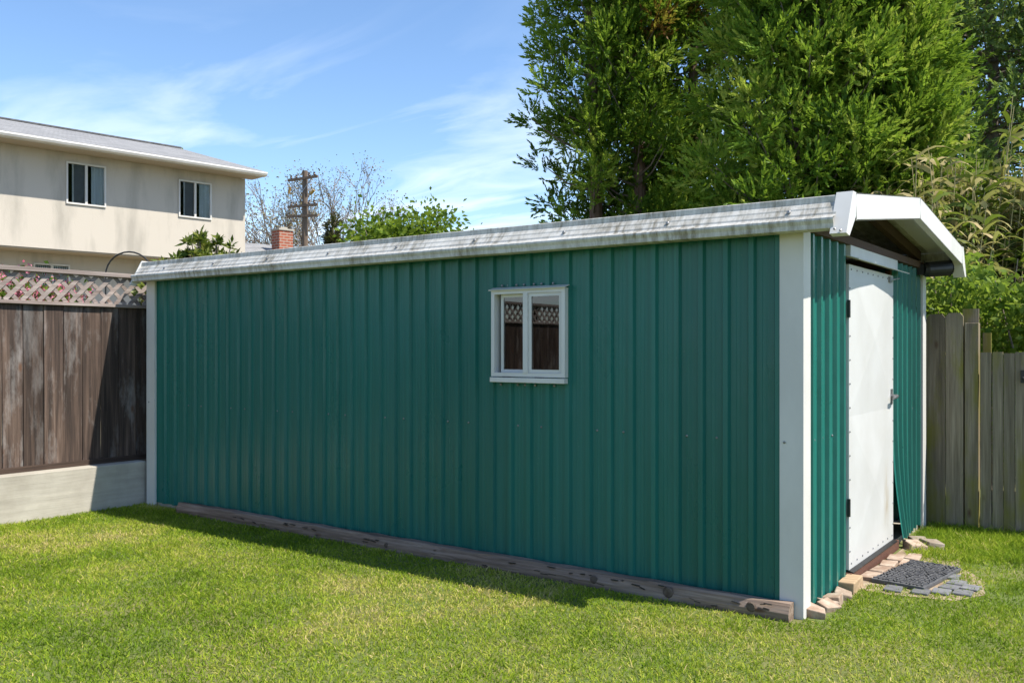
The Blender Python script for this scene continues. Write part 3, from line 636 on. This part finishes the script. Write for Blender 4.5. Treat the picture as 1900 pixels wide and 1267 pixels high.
def conifer(name, label, loc, H, Rb, seed, m, nbr, per, up=.5, z0=.8, leaf=(.06, .105), lw=.023, bark=BARK, tint0=.5, narrow=.6, clump=.15, spray=(.16, .30), trunks=((0, 0),)):
    g_ = np.random.default_rng(seed); t = thing(name, label, 'tree', loc); tr = MB()
    for (tx, ty) in trunks:
        tr.tube([(tx+.05*math.sin(i*1.3+seed), ty+.05*math.cos(i+seed), H*i/8) for i in range(9)], [.17*(1-.85*i/8) for i in range(9)], 10)
    part('trunk', tr, bark, t); lb = MB(); P = []; D = []; T = []; Ls = []
    for b in range(nbr):
        z = z0 + (H-z0)*g_.random()**.95; f = (z-z0)/(H-z0); tx, ty = trunks[b % len(trunks)]
        rad = Rb*min(1, (1-f)*narrow+(1-narrow)*(1 if f < .9 else (1-f)*10))*g_.uniform(.55, 1.12); a = g_.uniform(0, 2*math.pi)
        base = np.array([tx, ty, z-rad*up*.6]); tip = np.array([tx+rad*math.cos(a), ty+rad*math.sin(a), z+rad*up*.4]); mid = (base+tip)/2 - np.array([0, 0, .12*rad])
        lb.tube([base, mid, tip], [.022, .014, .005], 4, False)
        ct = tint0 + g_.normal()*.2; dead = g_.random() < .012
        for q in (1.0, .75, .5) if g_.random() < .6 else (1.0, .6):
            c = base*(1-q)**2+2*mid*q*(1-q)+tip*q*q; n = max(3, int(per/12*g_.uniform(.6, 1.4)*(1 if q == 1 else .45))); out_ = unit(np.array([math.cos(a), math.sin(a), .75]))
            off = g_.normal(size=(n, 3))*clump; ax = unit(out_*.55+np.array([0, 0, .35])+unit(off)*.95+g_.normal(size=(n, 3))*.22); sd_ = unit(np.cross(ax, unit(g_.normal(size=(n, 3))))); sl = g_.uniform(spray[0], spray[1], n)
            j = np.linspace(.05, 1, 12); sg = np.where(np.arange(12) % 2, 1.0, -1.0)
            p = (c+off*.55)[:, None]+ax[:, None]*(sl[:, None]*j)[..., None]; d = unit(ax[:, None]+sd_[:, None]*(sg*.75*(1-j*.8))[None, :, None]+g_.normal(size=(n, 12, 3))*.16)
            st = ct+g_.normal(size=n)*.11; tt = st[:, None]+.16*(j[None]-.5)+g_.normal(size=(n, 12))*.07
            P.append(p.reshape(-1, 3)); D.append(d.reshape(-1, 3)); T.append(np.full(n*12, 1.0) if dead else np.clip(tt, 0, .94).ravel()); Ls.append(g_.uniform(leaf[0], leaf[1], n*12))
    part('limbs', lb, GBARK, t)['kind'] = 'stuff'; P = np.concatenate(P); D = np.concatenate(D); Ls = np.concatenate(Ls)
    leaf_mesh('crown', P, D, Ls, Ls*lw/leaf[0], np.concatenate(T), m, t, nseg=1); return t
def cam_pt(u, Z):
    """lateral offset u (m to the right of the view axis) and distance Z along it -> ground xy"""
    c, s = math.cos(.624), math.sin(.624); return (1.601+c*u-s*Z, -4.921+s*u+c*Z, 0)
conifer('cedar_tree', 'sparse dark green cedar tree with sky showing through, behind the shed', cam_pt(1.65, 15), 9.4, 1.2, 3, CEDAR, 360, 250, tint0=.45, narrow=.35, trunks=((-.35, 0), (.3, .3)))
conifer('cedar_tree', 'gappy cedar tree with bare reddish trunks between the dark cedar and the bright cedar', cam_pt(2.85, 15.5), 9.6, 1.15, 4, CEDAR, 240, 230, tint0=.46, narrow=.35, trunks=((-.25, 0), (.25, .2)))
conifer('cedar_tree', 'dense bright green cedar tree directly behind the shed gable', cam_pt(4.0, 12.3), 8.8, 1.75, 5, CEDAR, 480, 270, tint0=.62, narrow=.6, clump=.17)
conifer('cedar_tree', 'lower bright cedar tree with dead brown twigs behind the white gable trim', cam_pt(5.0, 12.0), 7.2, 1.35, 6, CEDAR, 300, 260, tint0=.58, narrow=.75)
conifer('cypress_tree', 'dusky grey-green cypress tree rising behind the reeds', cam_pt(8.2, 15.5), 10, 2.4, 8, CEDARD, 430, 230, up=.1, leaf=(.06, .11), lw=.03, tint0=.5, narrow=.3, bark=GBARK, clump=.2)
conifer('distant_pine', 'small dark tree top showing over the house roof ridge', (-41.5, 24.2, 0), 11.9, 1.3, 12, CEDARD, 160, 26, narrow=.8, tint0=.3, leaf=(.10, .18), lw=.04, z0=6, bark=GBARK)
conifer('distant_conifer', 'narrow dark brown conifer between the bare tree branches', cam_pt(-7.1, 36), 6.6, .7, 13, BUDC, 150, 40, narrow=1, tint0=.35, leaf=(.08, .14), lw=.03, z0=1, bark=GBARK)
# broad-leaved trees
def branch_rec(mb, tips, p, d, l, r_, depth, g_, spread=.55, n=3, grav=.05, sides=5):
    q = p + d*l; mid = (p+q)/2 + g_.normal(size=3)*l*.05; mb.tube([p, mid, q], [r_, r_*.85, r_*.68], sides, False)
    if depth == 0: tips.append((q, d)); return
    for k in range(n if g_.random() < .8 else n-1):
        nd_ = unit(d + g_.normal(size=3)*spread + np.array([0, 0, grav])); branch_rec(mb, tips, q if g_.random() < .7 else mid, nd_, l*g_.uniform(.62, .85), r_*.66, depth-1, g_, spread, n, grav, max(3, sides-1))
def broadleaf(name, label, loc, H0, seed, m, depth=4, l0=1.4, r0=.11, per=30, leafs=(.10, .16), lw=.6, sp=.28, n=3, spread=.55, tint0=.5, cat='tree', grav=.12, bark=GBARK, gravd=.5):
    g_ = np.random.default_rng(seed); t = thing(name, label, cat, loc); mb = MB(); tips = []
    mb.tube([(0, 0, 0), (.04, .02, H0*.5), (0, 0, H0)], [r0*1.4, r0*1.15, r0], 9)
    part('trunk', mb, bark, t)
    for k in range(n+1):
        lb = MB(); a = 2*math.pi*k/(n+1)+seed; branch_rec(lb, tips, np.array([0, 0, H0-.05]), unit(np.array([math.cos(a)*.7, math.sin(a)*.7, 1.0])), l0, r0*.7, depth-1, g_, spread, n, grav); part('limb', lb, bark, t)
    P = []; D = []; T = []; Ls = []
    for q, d in tips:
        k = max(1, int(per*g_.uniform(.5, 1.3))); off = g_.normal(size=(k, 3))*sp; P.append(q+off); D.append(unit(unit(off)+d*.4+g_.normal(size=(k, 3))*.5)); T.append(tint0+g_.normal()*.12+g_.normal(size=k)*.16); Ls.append(g_.uniform(leafs[0], leafs[1], k))
    Ls = np.concatenate(Ls); leaf_mesh('crown', np.concatenate(P), np.concatenate(D), Ls, Ls*lw, np.concatenate(T), m, t, droop=gravd); return t
GREENL = leafmat('fresh_green_leaves', [(0, (.03, .07, .01)), (.5, (.10, .17, .018)), (1, (.24, .30, .04))], .4)
BUDS = leafmat('brown_bud_leaves', [(0, (.10, .075, .05)), (.5, (.19, .15, .09)), (1, (.26, .22, .10))], .2)
OLIVE = leafmat('olive_leaves', [(0, (.06, .075, .025)), (1, (.19, .19, .07))], .3)
LOQ = leafmat('loquat_leaves', [(0, (.03, .06, .012)), (.5, (.09, .125, .02)), (1, (.26, .26, .06))], .25, .35)
BRAM = leafmat('bramble_leaves', [(0, (.025, .06, .012)), (.5, (.085, .165, .022)), (1, (.26, .34, .06))], .5, .4)
PINK = leafmat('pink_petals', [(0, (.45, .08, .15)), (1, (.75, .33, .42))], .3)
broadleaf('leafy_tree', 'round bright green leafy tree rising behind the middle of the shed roof', cam_pt(-3.3, 30), 3.1, 21, GREENL, depth=5, l0=1.05, per=34, sp=.34, leafs=(.15, .25), n=3, spread=.6)
broadleaf('olive_bush', 'hazy olive green bushy tree left of the bright leafy tree', cam_pt(-5.3, 33), 2.6, 22, OLIVE, depth=4, l0=.9, per=26, sp=.25, leafs=(.1, .18))
for (u, Z, H0, sd, l0, lab) in ((-12.4, 44, 2.9, 31, 2.0, 'bare budding tree beside the cream house corner'), (-10.2, 46, 3.6, 32, 2.35, 'tall bare budding tree behind the utility pole'), (-8.7, 47, 3.4, 33, 2.2, 'leaning bare budding tree right of the utility pole')):
    broadleaf('bare_tree', lab, cam_pt(u, Z), H0, sd, BUDS, depth=6, l0=l0, r0=.12, per=6, sp=.28, leafs=(.07, .14), n=2 if False else 3, spread=.36, grav=.1, bark=simple('pale_bare_bark%d' % sd, (.15, .12, .10), (.24, .2, .17), 6, .9)) if sd != 0 else None
# loquat: rosettes of long leaves
def loquat():
    t = thing('loquat_bush', 'loquat bush with long leaf rosettes behind the shed roof by the house', 'bush', cam_pt(-4.75, 14)); g_ = np.random.default_rng(41); mb = MB(); P = []; D = []; T = []
    mb.tube([(0, 0, 0), (.02, 0, 1.3), (0, 0, 2.0)], [.07, .055, .04], 8)
    for k in range(300):
        a = g_.uniform(0, 2*math.pi); rr_ = 1.0*g_.random()**.6; h = 2.15+(.9*(1-(rr_/1.05)**2))*g_.uniform(.45, 1.1) + .1*math.sin(a*3); q = np.array([rr_*math.cos(a), rr_*math.sin(a), h])
        mb.tube([(0, 0, 1.6+.3*g_.random()), q*np.array([.6, .6, .85]), q], [.022, .014, .008], 4, False)
        n = 15; aa = g_.uniform(0, 2*math.pi, n); el = g_.uniform(-.2, 1.2, n); D.append(np.stack([np.cos(aa)*np.cos(el), np.sin(aa)*np.cos(el), np.sin(el)], 1)); P.append(np.repeat(q[None], n, 0)+g_.normal(size=(n, 3))*.02); T.append(.5+g_.normal(size=n)*.25)
    part('stems', mb, GBARK, t); P = np.concatenate(P); leaf_mesh('leaves', P, np.concatenate(D), rng.uniform(  .11, .19, len(P)), .05, np.concatenate(T), LOQ, t, droop=.25)
loquat()
def shrub_mass(name, label, cat, loc, dims, n, m, leaf, lw, seed, stems=60, flowers=None, tint0=.5, bumps=5):
    g_ = np.random.default_rng(seed); t = thing(name, label, cat, loc); mb = MB()
    for k in range(stems):
        x, y_ = g_.uniform(-.5, .5)*dims[0], g_.uniform(-.5, .5)*dims[1]; mb.tube([(x*.6, y_*.6, 0), (x*.9, y_*.9, dims[2]*.55), (x*1.0+.1*g_.normal(), y_+.1*g_.normal(), dims[2]*g_.uniform(.75, .98))], [.012, .009, .004], 4, False)
    part('stems', mb, GBARK, t); x = g_.uniform(-.5, .5, n); y_ = g_.uniform(-.5, .5, n); top = 1-.12*np.abs(np.sin(x*bumps*3.1+seed))-.1*np.abs(np.sin(y_*bumps*2.3+1)); z = dims[2]*top*(1-.75*g_.random(n)**2.2)
    P = np.stack([x*dims[0], y_*dims[1], z], 1)+g_.normal(size=(n, 3))*.05; cl = np.sin(P[:, 0]*7+seed)*np.sin(P[:, 2]*9)*.1; D = unit(g_.normal(size=(n, 3))+np.array([.1, -.4, .35])); Ls = g_.uniform(leaf[0], leaf[1], n)
    leaf_mesh('leaves', P, D, Ls, Ls*lw, tint0+cl+g_.normal(size=n)*.2, m, t, droop=.3)
    if flowers:
        k = flowers; c = P[g_.choice(np.where(z > dims[2]*.78)[0], k)]; P2 = np.repeat(c, 30, 0)+g_.normal(size=(k*30, 3))*.035; leaf_mesh('flowers', P2, unit(g_.normal(size=(k*30, 3))), .03, .024, g_.random(k*30), PINK, t)
    return t
shrub_mass('bramble_thicket', 'bright leafy bramble thicket spilling over behind the grey gate', 'bramble', (1.2, 4.45, 0), (3.4, 1.5, 2.35), 17000, BRAM, (.055, .10), .62, 51, bumps=4, tint0=.74)
shrub_mass('flowering_shrub', 'pink flowering shrub showing through the lattice fence top', 'shrub', (-7.35, -1.25, .38), (1.0, 2.3, 1.88), 5000, BRAM, (.05, .08), .6, 52, flowers=230)
shrub_mass('low_shrub', 'reddish low shrub behind the lattice next to the shed corner', 'shrub', (-7.0, .35, .38), (.7, .8, 1.5), 1800, leafmat('rusty_leaves', [(0, (.10, .035, .015)), (1, (.30, .12, .04))], .3), (.05, .08), .6, 53)
# giant reeds: canes with long arching leaves
REED = leafmat('giant_reed_leaves', [(0, (.05, .09, .015)), (.4, (.13, .17, .03)), (.6, (.30, .27, .09)), (1, (.48, .38, .20))], .35)
def reed(loc, lab, n, hmin, hmax, sx, sy, seed):
    t = thing('giant_reed', lab, 'reed', loc, group=None); g_ = np.random.default_rng(seed); mb = MB(); P = []; D = []; T = []; Ls = []
    for k in range(n):
        b = np.array([g_.uniform(-sx, sx), g_.uniform(-sy, sy), 0]); h = g_.uniform(hmin, hmax); lean = g_.normal(size=2)*.10; tip = b+np.array([lean[0]*h, lean[1]*h, h]); mb.tube([b, (b+tip)/2, tip], [.012, .010, .004], 5, False)
        dry = g_.random() < .7
        m_ = 20; u = g_.uniform(.3, 1, m_); P.append(b+(tip-b)*u[:, None]); a = g_.uniform(0, 2*math.pi, m_); D.append(unit(np.stack([np.cos(a)*.75, np.sin(a)*.75, np.full(m_, .75)], 1))); T.append(np.where(g_.random(m_) < (.75 if dry else .3), .8, .3)+g_.normal(size=m_)*.12); Ls.append(g_.uniform(.35, .75, m_))
    part('canes', mb, simple('reed_cane%d' % seed, (.28, .25, .10), (.4, .33, .17), 8, .7), t); leaf_mesh('leaves', np.concatenate(P), np.concatenate(D), np.concatenate(Ls), .05, np.concatenate(T), REED, t, nseg=5, droop=.75)
reed((.1, 6.9, 0), 'tall clump of giant reed with arching straw coloured leaves behind the bramble', 240, 2.3, 3.8, 1.1, .5, 61)
reed((-.55, 5.9, 0), 'shorter half-dry giant reed clump between the cedar and the shed gable', 60, 2.2, 3.2, .45, .3, 62)
reed((-.45, 7.2, 0), 'single tall reed clump with a leaning plume before the cypress', 5, 4.0, 4.6, .2, .2, 63)

# ------------------------------------------------------------------ lawn
GRASS = leafmat('lawn_grass', [(0, (.07, .12, .010)), (.35, (.19, .30, .018)), (.65, (.39, .45, .045)), (.85, (.54, .48, .14)), (1, (.64, .50, .25))], .42, .65)
def vnoise(x, y, s, seed):
    g_ = np.random.default_rng(seed); G = g_.random((64, 64)); X = x/s; Y = y/s; xi = np.floor(X).astype(int); yi = np.floor(Y).astype(int); fx = X-xi; fy = Y-yi; fx = fx*fx*(3-2*fx); fy = fy*fy*(3-2*fy)
    g00 = G[xi % 64, yi % 64]; g10 = G[(xi+1) % 64, yi % 64]; g01 = G[xi % 64, (yi+1) % 64]; g11 = G[(xi+1) % 64, (yi+1) % 64]; return (g00*(1-fx)+g10*fx)*(1-fy)+(g01*(1-fx)+g11*fx)*fy
N = 560000
x = rng.uniform(-6.24, 3.0, N); y = rng.uniform(-4.0, 3.25, N)
keep = (((y < -.115) | (x > .03)) & ~((x > -5.6) & (x < .0) & (y > -.12)) & (y > -3.9+np.maximum(0, (x+2.2))*.62)) | ((y < -.0) & (x < -5.58))
keep &= ~((x > 0) & (x < .5) & (y > .95) & (y < 1.75)) & ~((x > 0) & (x < .12) & (y > 0) & (y < 2.5))
bare = vnoise(x+50, y+50, .35, 3)*.6+vnoise(x+50, y+50, .12, 4)*.4
thin = (x > .5) & (x < 1.5) & (y > 1.0) & (y < 2.1) & (rng.random(N) < .55*(bare > .45))
keep &= ~thin & (bare > .16*rng.random(N)+.02); x = x[keep]; y = y[keep]; bare = bare[keep]; n = len(x)
patch = vnoise(x+50, y+50, .5, 5)*.5+vnoise(x+50, y+50, .16, 6)*.3+vnoise(x+50, y+50, 1.4, 7)*.3
tint = .41+.95*(patch-.50)+rng.normal(size=n)*.16+.25*(rng.random(n) < .10)
ln = rng.uniform(.025, .055, n)*(.8+.5*vnoise(x+50, y+50, .3, 8)); ln = np.where(rng.random(n) < .02, ln*1.7, ln); far = (y > 1.9) & (x > .0); ln = np.where(far, ln*1.9, ln); tint = np.where(far, tint-.12, tint)
d = unit(np.stack([rng.normal(size=n)*.55, rng.normal(size=n)*.55, np.ones(n)], 1))
leaf_mesh('grass', np.stack([x, y, np.full(n, -.004)], 1), d, ln, rng.uniform(.0032, .006, n), tint, GRASS, None, 'stuff', nseg=2, droop=.35)
